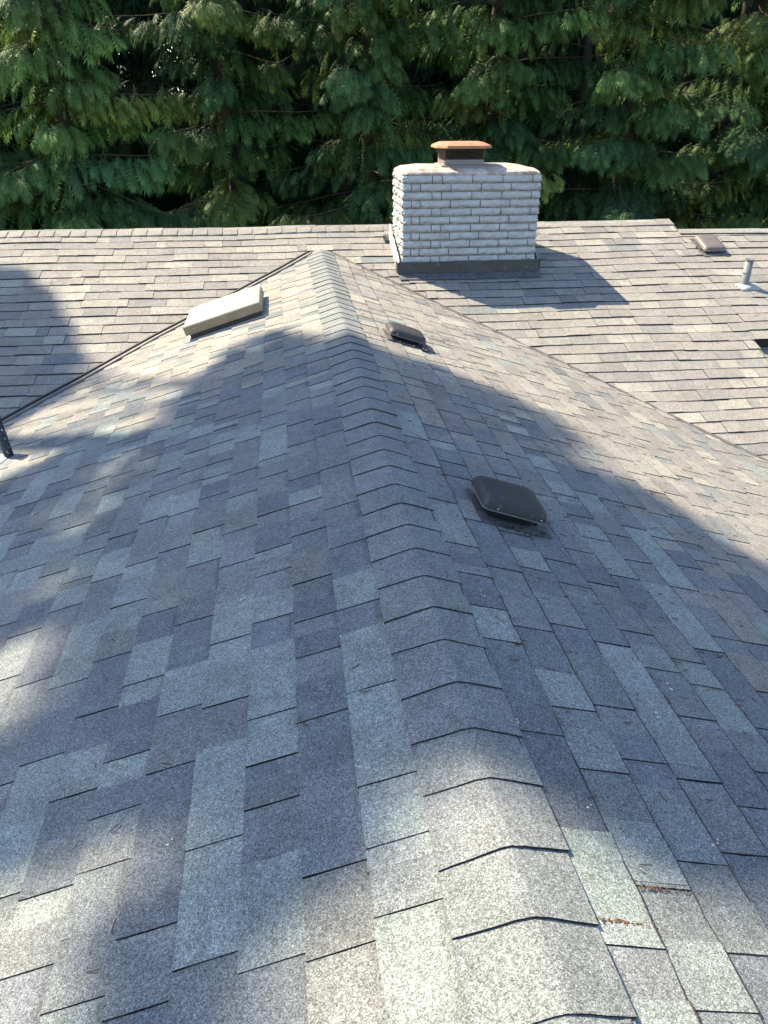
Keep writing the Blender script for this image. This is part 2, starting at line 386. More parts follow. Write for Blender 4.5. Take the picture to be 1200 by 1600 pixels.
def near_side(P, cuts, tones, vstart, UVv, K, tone_p):
    out = []
    clip = lambda p: (UVv-p[1]*K-0.02)-p[0]
    ncol = 26 if P is PL else 30
    for k in range(-1, ncol):
        v0 = max(0.055, vstart+k*E); v1 = vstart+k*E+E
        my = sorted(y for c, y in cuts if c == k)
        ys = []
        y = -2.4-random.random()*0.3
        first = my[0] if my else 99
        while y < first-0.16:
            ys.append(y); y += random.uniform(0.17, 0.5)
        ys += my
        y = (my[-1] if my else ys[-1])+random.uniform(0.2, 0.42)
        while y < UV+0.5:
            ys.append(y); y += random.choice((random.uniform(0.13, 0.26), random.uniform(0.24, 0.5)))
        for i in range(len(ys)-1):
            a, b = ys[i], ys[i+1]
            if a > UVv-v0*K+0.05: continue
            ln = b-a
            if ln < 0.1: parts = [(a, b, 0.0028)]
            else:
                m = a+ln*random.uniform(0.42, 0.74)
                parts = [(a, m, 0.0029), (m, b, 0.0)]
            cbase = pick_near()
            for (p, q, rs) in parts:
                mid = P.w((p+q)/2, (v0+v1)/2)
                kk = cbase if random.random() < 0.35 else pick_near()
                # sunlit warmth painted in: the far, open end takes the cross roof's tones
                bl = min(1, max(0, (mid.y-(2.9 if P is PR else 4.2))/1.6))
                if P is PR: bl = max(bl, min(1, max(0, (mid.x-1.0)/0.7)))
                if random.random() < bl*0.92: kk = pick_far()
                best = [(abs(mid.x-tx)/0.075+max(0, abs(mid.y-ty)-(q-p)/2)/0.07, t) for t, tx, ty in tones]
                if best:
                    bb = min(best)
                    if bb[0] < 0.62: kk = bb[1]
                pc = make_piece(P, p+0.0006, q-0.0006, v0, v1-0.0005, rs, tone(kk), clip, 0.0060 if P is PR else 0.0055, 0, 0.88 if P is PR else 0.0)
                if pc: out.append(pc)
    return out

np_l = near_side(PL, CUT_L, TONE_L, 0.150, UV, KL, None)
np_r = near_side(PR, CUT_R, TONE_R, 0.122, UV, KR, None)
near_pieces = np_l+np_r
print('near', emit(near_pieces, near, 'shingle', 'small_shingles'))

# decks under the shingles
def deck(P, pts, th, parent, name='roof_deck'):
    n = len(pts)
    # grid so it follows the sag is not needed: it lies well under the shingles
    top = [P.O+P.u*a+P.v*b-P.n*0.022 for a, b in pts]; bot = [p-P.n*th for p in top]
    fs = [tuple(range(n)), tuple(range(2*n-1, n-1, -1))]+[(i, n+i, n+(i+1) % n, (i+1) % n) for i in range(n)]
    return attach(mesh_obj(name, top+bot, fs, M_DECK), parent)
deck(PL, [(-2.6, 0.0), (UV-0.02, 0.0), (UV-3.85*KL, 3.85), (-2.6, 3.85)], 0.12, near)
deck(PR, [(-2.6, 0.0), (-2.6, 4.35), (UV-4.35*KR, 4.35), (UV-0.02, 0.0)], 0.12, near)

# ridge caps of the near roof
def ridge_profile(P1, P2, vs, uu, hh, rnd=0.03):
    pts = []
    for d in vs:
        P = P1 if d < 0 else P2
        p = P.w(uu, abs(d), hh)
        drop = 0.0022*math.exp(-(d/0.012)**2)
        pts.append(p-Vector((0, 0, drop)))
    return pts
E1 = 0.169
DS = (-0.150, -0.12, -0.085, -0.05, -0.028, -0.012, 0.0, 0.012, 0.026, 0.045, 0.075, 0.105, 0.130)
caps = []
peaks = [0.69, 0.858, 1.022, 1.198, 1.365]
y = 0.681-E1*18
k = 0
yy = [y+E1*i+random.uniform(-.009, .009) for i in range(64)]
for i in range(len(yy)-1):
    a = yy[i]; b = yy[i+1]+0.03
    if a > UV-0.02: break
    b = min(b, UV+0.06)
    tilt = random.uniform(-0.007, 0.007); jl = random.uniform(-0.004, 0.004)
    near_e = ridge_profile(PL, PR, DS, a, 0.0128+random.uniform(0, .0022))
    near_e = [p+Vector((jl*abs(d)/0.15, tilt*d/0.15+random.uniform(-.0008, .0008), 0)) for p, d in zip(near_e, DS)]
    far_e = ridge_profile(PL, PR, DS, b, 0.0085)
    ne_b = [p-Vector((0, 0, 0.0065)) for p in near_e]; fe_b = [p-Vector((0, 0, 0.006)) for p in far_e]
    n = len(DS); vs = near_e+far_e+ne_b+fe_b+near_e+ne_b
    fs = []
    for j in range(n-1):
        fs.append((j, j+1, n+j+1, n+j)); fs.append((2*n+j, 3*n+j, 3*n+j+1, 2*n+j+1))
        fs.append((4*n+j, 5*n+j, 5*n+j+1, 4*n+j+1)); fs.append((n+j, n+j+1, 3*n+j+1, 3*n+j))
    fs.append((0, n, 3*n, 2*n)); fs.append((n-1, 3*n-1, 4*n-1, 2*n-1))
    ctr = (near_e[n//2]+far_e[n//2])/2
    o = mesh_obj('ridge_cap', vs, fs, M_SH, colors=[tone('M', 0.05)]*1*(4*n)+[(0.026, 0.025, 0.025)]*(2*n), loc=tuple(ctr))
    attach(o, near)

# valley edging of the near roof
def strip(P, a, b, wd, h0, h1, mat, name, parent, seg=14, jit=0.002, side=1):
    """long thin bar from plane point a to b, wd wide across, rising from h0 to h1"""
    A, B = Vector(a), Vector(b); d = (B-A); L = d.length; d.normalize(); nrm = Vector((-d.y, d.x))*side
    vs, fs = [], []
    for i in range(seg+1):
        p = A+d*(L*i/seg); j = random.uniform(-jit, jit)
        for q, h in ((p+nrm*j, h0), (p+nrm*j, h1), (p+nrm*(wd+j), h1), (p+nrm*(wd+j), h0)):
            vs.append(P.w(q.x, q.y, h))
    for i in range(seg):
        for j in range(4):
            k0 = i*4+j; k1 = i*4+(j+1) % 4
            fs.append((k0, k1, k1+4, k0+4))
    fs.append((3, 2, 1, 0)); k0 = seg*4; fs.append((k0, k0+1, k0+2, k0+3))
    return attach(mesh_obj(name, vs, fs, mat), parent)
VLe = 4.3
strip(PL, (UV-0.13*KL-0.03, 0.13), (UV-VLe*KL-0.03, VLe), 0.060, -0.01, 0.022, M_VALLEY, 'valley_flashing', near)
strip(PL, (UV-0.13*KL+0.018, 0.13), (UV-VLe*KL+0.018, VLe), 0.034, -0.03, 0.036, M_VALLEY_D, 'edge_trim', near)
strip(PR, (UV-0.10*KR-0.06, 0.10), (UV-4.5*KR-0.06, 4.5), 0.062, -0.01, 0.012, M_VALLEY, 'valley_flashing', near, side=-1)
strip(PR, (UV-0.10*KR+0.006, 0.10), (UV-4.5*KR+0.006, 4.5), 0.010, -0.02, 0.014, M_VALLEY_D, 'edge_trim', near, side=-1)  # dark bar put in for the dark gap beside the flashing

# ---------------------------------------------------------------- far roof
SEAM = 4.035
def seam_x(v): return SEAM-0.058*max(0, v*c2-0.22)
def far_pieces():
    out = []
    CH = (0.79, 2.15, 7.87, 8.60)
    for side in (0, 1):
        for k in range(-1, 34):
            off = 0.1256 if side == 0 else 0.26
            v0 = off+k*E; v1 = v0+E
            if side == 1 and v0 < 0.24: continue
            if side == 0:
                ulo, uhi = -7.6, seam_x(v0+E/2)
            else:
                ulo, uhi = seam_x(v0+E/2)-0.02, 8.0
            u = ulo-random.random()*0.2
            ph = random.uniform(0, 6)
            while u < uhi:
                ln = random.choice((random.uniform(0.09, 0.2), random.uniform(0.18, 0.36), random.uniform(0.22, 0.42)))
                u1 = min(u+ln, uhi+random.uniform(-0.02, 0.01)) if u+ln > uhi-0.05 else u+ln
                seam_slip = 0
                m = PF.w((u+u1)/2, (v0+v1)/2)
                # skip what lies under the near roof
                corners = [PF.w(a, b) for a in (u, u1) for b in (v0, v1)]
                if all(z_near(c.x) > c.z+0.035 and abs(c.x) < 4.4 and c.y < UV for c in corners): u = u1; continue
                if CH[0]+.03 < u and u1 < CH[1]-.03 and all(CH[2]+.03 < c.y < CH[3]-.03 for c in corners): u = u1; continue
                wv = 0.006*math.sin(m.x*2.3+k*0.35)+0.004*math.sin(m.x*5.1+k*1.7)
                drop = 0.0
                if side == 1 and (v0+v1)/2 > 2.34: drop = -0.105
                rs = random.choice((0, 0, 0.004))+drop
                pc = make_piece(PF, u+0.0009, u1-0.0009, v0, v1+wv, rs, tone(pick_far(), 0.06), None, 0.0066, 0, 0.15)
                if drop:
                    pass
                if pc: out.append(pc)
                u = u1
    return out
# the part right of the seam and below the step lies lower: let those slabs be thin by lowering their plane
_w = PF.w
fp = far_pieces()
print('far', emit(fp, farr, 'shingle', 'small_shingles', 300, 40))
def deck_world(pts, name, parent, mat=M_DECK, th=0.12):
    n = len(pts); top = [Vector(p) for p in pts]; bot = [p-Vector((0, 0, th)) for p in top]
    fs = [tuple(range(n)), tuple(range(2*n-1, n-1, -1))]+[(i, n+i, n+(i+1) % n, (i+1) % n) for i in range(n)]
    return attach(mesh_obj(name, top+bot, fs, mat), parent)
yE = 4.7
zf = lambda y, o=-0.03: z_far(y)+o
deck_world([(-7.7, yE, zf(yE)), (seam_x((YR-yE)/c2)-.02, yE, zf(yE)), (SEAM-.02, YR-0.01, zf(YR-0.01)), (-7.7, YR-0.01, zf(YR-0.01))], 'roof_deck', farr)
deck_world([(SEAM-.5, yE, zf(yE, -.155)), (8.1, yE, zf(yE, -.155)), (8.1, 6.68, zf(6.68, -.155)), (SEAM-.5, 6.68, zf(6.68, -.155))], 'roof_deck', farr)
deck_world([(SEAM-.135, 6.69, zf(6.69)), (8.1, 6.69, zf(6.69)), (8.1, 8.64, zf(8.64)), (SEAM+.0, 8.64, zf(8.64))], 'roof_deck', farr)
# back slopes, away from the camera
deck_world([(-7.7, YR, HR-0.005), (SEAM, YR, HR-0.005), (SEAM, YR+3.6, HR-3.6*S2), (-7.7, YR+3.6, HR-3.6*S2)], 'back_slope', farr, M_SH)
deck_world([(SEAM+.01, 8.65, z_far(8.65)-.005), (8.1, 8.65, z_far(8.65)-.005), (8.1, YR+3.6, HR-3.75*S2), (SEAM+.01, YR+3.6, HR-3.75*S2)], 'back_slope', farr, M_SH)
for o in list(farr.children):
    if o.name.startswith('back_slope'):
        ca = o.data.color_attributes.new('tone', 'FLOAT_COLOR', 'POINT')
        ca.data.foreach_set('color', np.tile(np.array([.16, .15, .14, 1], np.float32), len(o.data.vertices)))

# far ridge caps: bent over the ridge, butt ends to the right
def far_cap(x0, x1, yr, hr, butt, front=0.150):
    prof = (-0.15, -0.08, -0.03, -0.01, 0.0, 0.012, 0.035, 0.08, 0.12, front)
    def pt(x, d, h):
        s = S2; p = Vector((x, yr-d*c2, hr-S2*abs(d)*c2-0.012*math.exp(-(d/0.03)**2)))
        p += Vector((0, -S2*c2 if d > 0 else S2*c2, c2))*h
        return p+Vector((0, 0, sag(p)))
    j = [random.uniform(-.002, .002) for _ in prof]
    L_ = [pt(x0-0.02, d, 0.010) for d in prof]; R_ = [pt(x1+q, d, 0.010+butt) for d, q in zip(prof, j)]
    Lb = [p-Vector((0, 0, 0.010)) for p in L_]; Rb = [p-Vector((0, 0, 0.014)) for p in R_]
    n = len(prof); vs = L_+R_+Lb+Rb; fs = []
    for i in range(n-1):
        fs += [(i, i+1, n+i+1, n+i), (2*n+i, 3*n+i, 3*n+i+1, 2*n+i+1), (i, 2*n+i, 2*n+i+1, i+1), (n+i, n+i+1, 3*n+i+1, 3*n+i)]
    fs += [(0, n, 3*n, 2*n), (n-1, 3*n-1, 4*n-1, 2*n-1)]
    ctr = (L_[4]+R_[4])/2
    attach(mesh_obj('ridge_cap', vs, fs, M_SH, color=tone('R', 0.07), loc=tuple(ctr)), farr)
x = -7.6; E3 = 0.157
x = -3.2158-E3*28
while x < 0.62:
    far_cap(x, x+E3, YR, HR, 0.009); x += E3
while x < SEAM-0.02:
    x2 = min(x+random.uniform(0.75, 1.0), SEAM)
    far_cap(x, x2, YR, HR, 0.004, 0.125); x = x2
x = SEAM+0.01
while x < 8.0:
    x2 = x+random.uniform(0.75, 1.0); far_cap(x, x2, 8.655, z_far(8.655)+0.012, 0.004, 0.10); x = x2

# house walls below the eaves, and the ground
GZ = -3.9
def wall(x0, x1, y0, y1, z1):
    vs, fs = box_vf(((x0+x1)/2, (y0+y1)/2, (GZ+z1)/2), x1-x0, y1-y0, z1-GZ)
    o = mesh_obj('house_wall', vs, fs, M_WALL); o['kind'] = 'structure'
wall(-3.2, 3.6, -2.4, 4.9, -1.52)
wall(-7.2, 7.6, 5.6, 11.9, -1.55)
gv = [(-400, -300, GZ), (400, -300, GZ), (400, 500, GZ), (-400, 500, GZ)]
g = mesh_obj('ground', gv, [(0, 1, 2, 3)], M_EARTH); g['kind'] = 'structure'

# ---------------------------------------------------------------- chimney
X0, X1, Y0, Y1 = 0.790, 2.150, 7.868, 8.58
ZB, ZT = -0.30, 0.735
chim = thing('brick_chimney', 'white painted rock faced brick chimney with black base flashing on the far roof', 'chimney', ((X0+X1)/2, (Y0+Y1)/2, ZB))
vs, fs = box_vf(((X0+X1)/2, (Y0+Y1)/2, (ZB+ZT)/2), X1-X0-0.05, Y1-Y0-0.05, ZT-ZB)
attach(mesh_obj('mortar_core', vs, fs, M_MORTAR), chim)
ROWH = 0.0745
def brick(corner, du, out, L, H, depth=0.09, proud=0.0):
    """split faced brick: rough bulging front, drawn with a displaced grid"""
    nx = max(3, int(L/0.028)); nz = 5
    vs = []; col = 0.9+random.random()*0.1
    for j in range(nz+1):
        for i in range(nx+1):
            a = i/nx; b = j/nz
            bul = (1-(2*b-1)**6)*0.010+0.004*(1-(2*a-1)**8)
            lip = 0.007*math.exp(-((b-0.30-0.12*math.sin(a*7+col*40))/0.16)**2)
            nz_ = random.uniform(-0.006, 0.006) if 0 < j < nz else 0
            nz_ *= 1.35
            vs.append(corner+du*(L*a)+Vector((0, 0, H*b+(random.uniform(-.004, .004) if 0 < j < nz and 0 < i < nx else 0)))+out*(proud+bul+lip+nz_))
    fs = []
    for j in range(nz):
        for i in range(nx):
            k = j*(nx+1)+i; fs.append((k, k+1, k+nx+2, k+nx+1))
    # back ring
    k = len(vs)
    vs += [corner-out*depth*0.5, corner+du*L-out*depth*0.5, corner+du*L+Vector((0, 0, H))-out*depth*0.5, corner+Vector((0, 0, H))-out*depth*0.5]
    bl, br, tl, tr = 0, nx, nz*(nx+1), nz*(nx+1)+nx
    fs.append(tuple([k, k+1]+list(range(br, bl-1, -1))))
    fs.append(tuple([k+2, k+3]+list(range(tl, tr+1))))
    fs.append(tuple([k+1, k+2]+[r*(nx+1)+nx for r in range(nz, -1, -1)]))
    fs.append(tuple([k+3, k]+[r*(nx+1) for r in range(0, nz+1)]))
    ctr = sum(vs, Vector())/len(vs)
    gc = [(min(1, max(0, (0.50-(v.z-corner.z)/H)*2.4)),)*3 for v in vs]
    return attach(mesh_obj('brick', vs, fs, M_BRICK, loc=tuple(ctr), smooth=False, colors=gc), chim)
G = 0.0045
rows = 14
z = ZT
for r in range(rows):
    z -= ROWH
    if z < ZB: break
    odd = r % 2
    for face in range(4):
        if face == 0: c0, du, out, Lf = Vector((X0, Y0, 0)), Vector((1, 0, 0)), Vector((0, -1, 0)), X1-X0
        elif face == 1: c0, du, out, Lf = Vector((X1, Y0, 0)), Vector((0, 1, 0)), Vector((1, 0, 0)), Y1-Y0
        elif face == 2: c0, du, out, Lf = Vector((X1, Y1, 0)), Vector((-1, 0, 0)), Vector((0, 1, 0)), X1-X0
        else: c0, du, out, Lf = Vector((X0, Y1, 0)), Vector((0, -1, 0)), Vector((-1, 0, 0)), Y1-Y0
        inset = 0.0
        ez = z+G/2
        seq = []
        if face in (0, 2):
            pos = 0.0; first = [0.285, 0.095] if not odd else [0.085, 0.085]
            seq += first
            while sum(seq)+0.30 < Lf-0.10: seq.append(0.298)
            rem = Lf-sum(seq)
            if rem > 0.34: seq += [rem-0.085, 0.085]
            else: seq += [rem]
        else:
            s0 = 0.12 if odd else 0.26
            seq = [s0]
            while sum(seq)+0.30 < Lf-0.08: seq.append(0.298)
            seq.append(Lf-sum(seq))
        p = 0.0
        for L in seq:
            if L > 0.03:
                co = c0+du*(p+G/2); co.z = ez
                # the roof hides what is under it
                if ez+ROWH > z_far(co.y)-0.05:
                    brick(co, du, out, L-G-0.003, ROWH-G, proud=random.uniform(-0.002, 0.004)-0.012)
            p += L
# mortar crown
def crown():
    n = 40; vs = []; rings = [(-0.004, -0.002), (0.004, 0.008), (-0.006, 0.022), (-0.06, 0.050), (-0.20, 0.072)]
    def ring(off, h):
        out = []
        x0, x1, y0, y1 = X0-off, X1+off, Y0-off, Y1+off; r = 0.05
        for (cx, cy, a0) in ((x1-r, y1-r, 0), (x0+r, y1-r, 90), (x0+r, y0+r, 180), (x1-r, y0+r, 270)):
            for q in range(6):
                a = math.radians(a0+q*18)
                out.append(Vector((cx+r*math.cos(a)+random.uniform(-.003, .003), cy+r*math.sin(a)+random.uniform(-.003, .003), ZT+h+random.uniform(-.004, .004))))
        return out
    R = [ring(*q) for q in rings]; m = len(R[0])
    for q in R: vs += q
    fs = [tuple(range(m-1, -1, -1))]
    for j in range(len(R)-1):
        for i in range(m): fs.append((j*m+i, j*m+(i+1) % m, (j+1)*m+(i+1) % m, (j+1)*m+i))
    fs.append(tuple(range((len(R)-1)*m, len(R)*m)))
    return attach(mesh_obj('mortar_crown', vs, fs, M_CROWN), chim)
crown()
# front apron: upright part and the flange lying on the shingles
fl = thing  # keep name short
zb = z_far(Y0)
def bent_sheet(pts_a, pts_b, name, mat, parent, th=0.003):
    vs = [Vector(p) for p in pts_a]+[Vector(p) for p in pts_b]; n = len(pts_a)
    fs = [(i, i+1, n+i+1, n+i) for i in range(n-1)]
    o = attach(mesh_obj(name, vs, fs, mat), parent)
    m = o.modifiers.new('thickness', 'SOLIDIFY'); m.thickness = th; m.offset = 0
    return o
yA = Y0-0.030
pa, pb, pc_ = [], [], []
for i in range(13):
    xx = X0-0.045+(X1-X0+0.09)*i/12
    zz = zb+0.004
    pa.append((xx, yA+random.uniform(-.003, .003), zz+0.125+random.uniform(-.003, .003)))
    pb.append((xx, yA-0.012+random.uniform(-.003, .003), zz+0.016))
    yy_ = yA-0.11+random.uniform(-.004, .004)
    pc_.append((xx, yy_, z_far(yy_)+0.020+sag(Vector((xx, yy_, 0)))))
bent_sheet(pa, pb, 'front_flashing', M_APRON, chim)
bent_sheet([(p[0], p[1]+0.004, p[2]-0.004) for p in pb], pc_, 'apron_flashing', M_FLANGE, chim)
# small folded lip at the right end and corner pieces
for xx in (X0-0.052, X1+0.048):
    vs, fs = box_vf((xx, yA+0.05, zb+0.075), 0.006, 0.12, 0.10)
    attach(mesh_obj('corner_flashing', vs, fs, M_APRON), chim)
# stepped side flashing on the left face (curved painted tabs) and on the right
for sx, xs in ((-1, X0-0.032), (1, X1+0.032)):
    for i in range(5):
        ya = Y0-0.01+i*0.145
        zz = z_far(ya)
        P0 = []; Q0 = []
        for j in range(7):
            t = j/6; a = t*math.pi/2
            yv = ya+0.15*t
            top = zz+0.02+0.12+0.045*math.sin(a)+0.15*t*S2*0.5
            P0.append((xs-sx*0.0, yv, top)); Q0.append((xs+sx*0.012, yv, z_far(yv)+0.01))
        bent_sheet(P0, Q0, 'step_flashing', M_LEAD if i % 2 == 0 else M_WHITE, chim)
# back pan flashing peeping out left of the chimney near the ridge
bent_sheet([(X0-0.10, 8.62, z_far(8.62)+0.03), (X0-0.02, 8.60, z_far(8.60)+0.05)], [(X0-0.11, 8.50, z_far(8.5)+0.035), (X0-0.02, 8.48, z_far(8.48)+0.03)], 'back_flashing', M_APRON, chim)

# chimney cap: rusty lid on a mesh cage on a metal base
CX, CY = 1.41, 8.20; CZ = ZT+0.070
capo = thing('chimney_cap', 'rusty lidded mesh chimney cap standing on the white chimney', 'chimney cap', (CX, CY, CZ-0.01))
def loops(rings, name, mat, parent, closed_top=True, closed_bot=False, smooth=False):
    vs = []; m = len(rings[0]); fs = []
    for r in rings: vs += [Vector(p) for p in r]
    for j in range(len(rings)-1):
        for i in range(m): fs.append((j*m+i, j*m+(i+1) % m, (j+1)*m+(i+1) % m, (j+1)*m+i))
    if closed_top: fs.append(tuple(range((len(rings)-1)*m, len(rings)*m)))
    if closed_bot: fs.append(tuple(range(m-1, -1, -1)))
    return attach(mesh_obj(name, vs, fs, mat, smooth=smooth), parent)
def rectring(cx, cy, a, b, z): return [(cx-a, cy-b, z), (cx+a, cy-b, z), (cx+a, cy+b, z), (cx-a, cy+b, z)]
loops([rectring(CX, CY, .225, .20, CZ-.03), rectring(CX, CY, .225, .20, CZ+.005), rectring(CX, CY, .195, .175, CZ+.012), rectring(CX, CY, .195, .175, CZ+.055)], 'base_collar', M_FLUE, capo)
def octring(a, b, c, z): return [(CX+p, CY+q, z) for p, q in ((-a+c, -b), (a-c, -b), (a, -b+c), (a, b-c), (a-c, b), (-a+c, b), (-a, b-c), (-a, -b+c))]
zl = CZ+0.185
loops([octring(.272, .25, .085, zl-0.030), octring(.272, .25, .085, zl-0.024), octring(.262, .24, .08, zl-0.006), octring(.20, .17, .06, zl+0.020), octring(.19, .16, .06, zl+0.019)], 'lid', M_RUST, capo, True, True)
# mesh: diamond lattice of thin wires on four sides, one joined part
def lattice():
    vs, fs = [], []
    z0, z1 = CZ+0.05, zl-0.02
    def wire(p, q, t=0.0028):
        p, q = Vector(p), Vector(q); d = (q-p).normalized(); a = d.cross(Vector((0, 0, 1)));
        a = a.normalized()*t if a.length > 1e-4 else Vector((t, 0, 0)); b = d.cross(a).normalized()*t
        k = len(vs)
        for r in (p, q): vs.extend([r+a, r+b, r-a, r-b])
        for i in range(4): fs.append((k+i, k+(i+1) % 4, k+4+(i+1) % 4, k+4+i))
    a, b = .19, .17
    cor = [(-a, -b), (a, -b), (a, b), (-a, b)]
    for i in range(4):
        p, q = cor[i], cor[(i+1) % 4]; L = math.hypot(q[0]-p[0], q[1]-p[1]); n = int(L/0.024); hh = z1-z0; m = 5
        for j in range(-m, n+1):
            for sgn in (1, -1):
                t0, t1 = (j, j+m) if sgn > 0 else (j+m, j)
                zz0, zz1 = z0, z1
                def clampseg(s0, s1):
                    # clip the slanted wire to the side's width
                    lo, hi = 0, n; ts = 0.0; te = 1.0
                    for bound, sg in ((lo, 1), (hi, -1)):
                        f0 = (s0-bound)*sg; f1 = (s1-bound)*sg
                        if f0 < 0 and f1 < 0: return None
                        if f0 < 0: ts = max(ts, f0/(f0-f1))
                        if f1 < 0: te = min(te, f0/(f0-f1))
                    return (ts, te) if te-ts > .05 else None
                cl = clampseg(t0, t1)
                if not cl: continue
                def pt(t): s = (t0+(t1-t0)*t)/n; return (CX+p[0]+(q[0]-p[0])*s, CY+p[1]+(q[1]-p[1])*s, z0+(z1-z0)*t)
                wire(pt(cl[0]), pt(cl[1]))
    for c in cor: wire((CX+c[0], CY+c[1], z0), (CX+c[0], CY+c[1], z1), 0.006)
    o = attach(mesh_obj('mesh_screen', vs, fs, M_MESH), capo)
lattice()
loops([rectring(CX, CY, .12, .11, CZ+.03), rectring(CX, CY, .12, .11, CZ+.12)], 'flue_liner', M_DARK, capo)

# ---------------------------------------------------------------- roof vents
def rrect(cx, cy, a, b, r, n=5):
    out = []
    for (sx, sy, a0) in ((1, 1, 0), (-1, 1, 90), (-1, -1, 180), (1, -1, 270)):
        for q in range(n):
            t = math.radians(a0+90*q/(n-1)); out.append((cx+sx*(a-r)+r*math.cos(t), cy+sy*(b-r)+r*math.sin(t)))
    return out
def vent(P, uc, vc, hu, hv, label, lid_h=0.055, top=0.105, mat=M_VENT, fl_=(0.150, 0.160), seed=1, grp='box vents on the roofs'):
    rr = random.Random(seed)
    T = thing('roof_vent', label, 'vent', tuple(P.w(uc, vc, 0)), grp)
    def W(a, b, h): return P.w(uc+a, vc+b, h)
    # a = along u, b = down the slope
    def L(rings, name, m, ct=True, cb=False, sm=False):
        flip = P.u.cross(P.v).dot(P.n) < 0
        R = [[W(p[0], p[1], h) for p in (reversed(r) if flip else r)] for r, h in rings]
        return loops(R, name, m, T, ct, cb, sm)
    L([(rrect(0, 0.02, fl_[0], fl_[1], 0.01, 3), 0.004), (rrect(0, 0.02, fl_[0], fl_[1], 0.01, 3), 0.0125)], 'base_flange', M_FLANGE)
    L([(rrect(0, 0, hu*0.70, hv*0.72, 0.02), 0.012), (rrect(0, 0, hu*0.68, hv*0.70, 0.02), lid_h+0.03)], 'neck', M_DARK)
    L([(rrect(0, 0, hu-0.004, hv-0.004, 0.032), lid_h-0.001), (rrect(0, 0, hu+0.0025, hv+0.0025, 0.032), lid_h-0.001), (rrect(0, 0, hu+0.0025, hv+0.0025, 0.032), lid_h+0.003), (rrect(0, 0, hu-0.002, hv-0.002, 0.032), lid_h+0.0035)], 'rim', M_RIM, False)
    o = L([(rrect(0, 0, hu-0.012, hv-0.012, 0.03), top-0.030), (rrect(0, 0, hu-0.006, hv-0.006, 0.03), lid_h+.002), (rrect(0, 0, hu, hv, 0.032), lid_h),
           (rrect(0, 0, hu, hv, 0.032), lid_h+0.004), (rrect(0, 0, hu-0.003, hv-0.003, 0.032), top-0.028), (rrect(0, 0, hu-0.008, hv-0.008, 0.034), top-0.014),
           (rrect(0, 0, hu-0.018, hv-0.018, 0.036), top-0.005), (rrect(0, 0, hu-0.034, hv-0.034, 0.04), top), (rrect(0, 0, hu*0.5, hv*0.5, 0.03), top+0.003)], 'hood', mat, True, False, True)
    for i, (a, b, da, db) in enumerate(((-hu, -hv*0.6, -1, 0), (-hu, hv*0.75, -1, 0), (hu*0.7, hv, 0, 1), (-hu*.7, hv, 0, 1))):
        c = W(a+da*0.001, b+db*0.001, lid_h+0.013); r = 0.0045
        vs = [c+Vector(v)*r for v in ((1, 0, 0), (-1, 0, 0), (0, 1, 0), (0, -1, 0), (0, 0, 1), (0, 0, -1))]
        fs = [(4, 0, 2), (4, 2, 1), (4, 1, 3), (4, 3, 0), (5, 2, 0), (5, 1, 2), (5, 3, 1), (5, 0, 3)]
        attach(mesh_obj('rivet', vs, fs, M_SCREW, smooth=True), T)
    # brackets between flange and hood on the open side
    for a in (-hu*0.45, hu*0.45):
        vs, fs = box_vf(W(a, hv*0.86, 0.035), 0.012, 0.012, 0.045); attach(mesh_obj('bracket', vs, fs, M_TAR), T)
    # dabs of old tar and debris at the upper side
    vs, fs = [], []
    for q in range(26):
        c = W(-hu*1.08+rr.uniform(-.04, .02), rr.uniform(-hv, hv*1.1), 0.020); r = rr.uniform(0.004, 0.011); k = len(vs)
        vs += [c+Vector((x_*r*rr.uniform(.6, 1.4), y_*r*rr.uniform(.6, 1.6), z_*r*0.8)) for x_, y_, z_ in ((1, 0, 0), (-1, 0, 0), (0, 1, 0), (0, -1, 0), (0, 0, 1), (0, 0, -1))]
        fs += [tuple(k+i for i in f) for f in ((4, 0, 2), (4, 2, 1), (4, 1, 3), (4, 3, 0), (5, 2, 0), (5, 1, 2), (5, 3, 1), (5, 0, 3))]
    o = attach(mesh_obj('tar_dabs', vs, fs, M_TAR), T); o['kind'] = 'stuff'
    return T
vent(PR, 2.715, 0.480, 0.128, 0.142, 'larger looking dark box vent in the shade on the near roof, nearest to the camera', seed=3)
vent(PR, 5.315, 0.445, 0.125, 0.138, 'smaller looking dark box vent in sunlight near the ridge, farther from the camera', 0.045, 0.088, seed=4)
vent(PF, 4.235, 0.645, 0.125, 0.165, 'small brown box vent near the top edge of the far roof, right of the chimney', lid_h=0.038, top=0.078, fl_=(0.14, 0.2), seed=5,
     mat=mat_metal('sunlit_brown_metal', (0.12, 0.10, 0.092), 0.55, 0.0, (0.17, 0.15, 0.135), 40))  # lighter brown paints the sunlight onto this vent's metal

# ---------------------------------------------------------------- skylight
SK = thing('skylight', 'white domed rectangular skylight with tan frame on the left side of the near roof', 'skylight', tuple(PL.w(6.62, 0.91, 0)))
def WL(u, v, h): return PL.w(u, v, h)
su0, su1, sv0, sv1 = 6.29, 6.97, 0.585, 1.245
def skring(i, h): return [WL(su0+i, sv0+i, h), WL(su1-i, sv0+i, h), WL(su1-i, sv1-i, h), WL(su0+i, sv1-i, h)]
loops([skring(-0.028, 0.006), skring(-0.028, 0.0125)], 'base_flashing', M_WHITE, SK)
loops([skring(0.03, 0.0), skring(0.03, 0.062)], 'curb', M_CURB, SK)
loops([skring(0.012, 0.052), skring(0.0, 0.052), skring(0.0, 0.060), skring(0.004, 0.062), skring(0.004, 0.118)], 'frame', M_SKYF, SK, False)
loops([skring(0.004, 0.118), skring(0.010, 0.127), skring(0.045, 0.130), skring(0.05, 0.126)], 'rim', M_SKYR, SK, False)
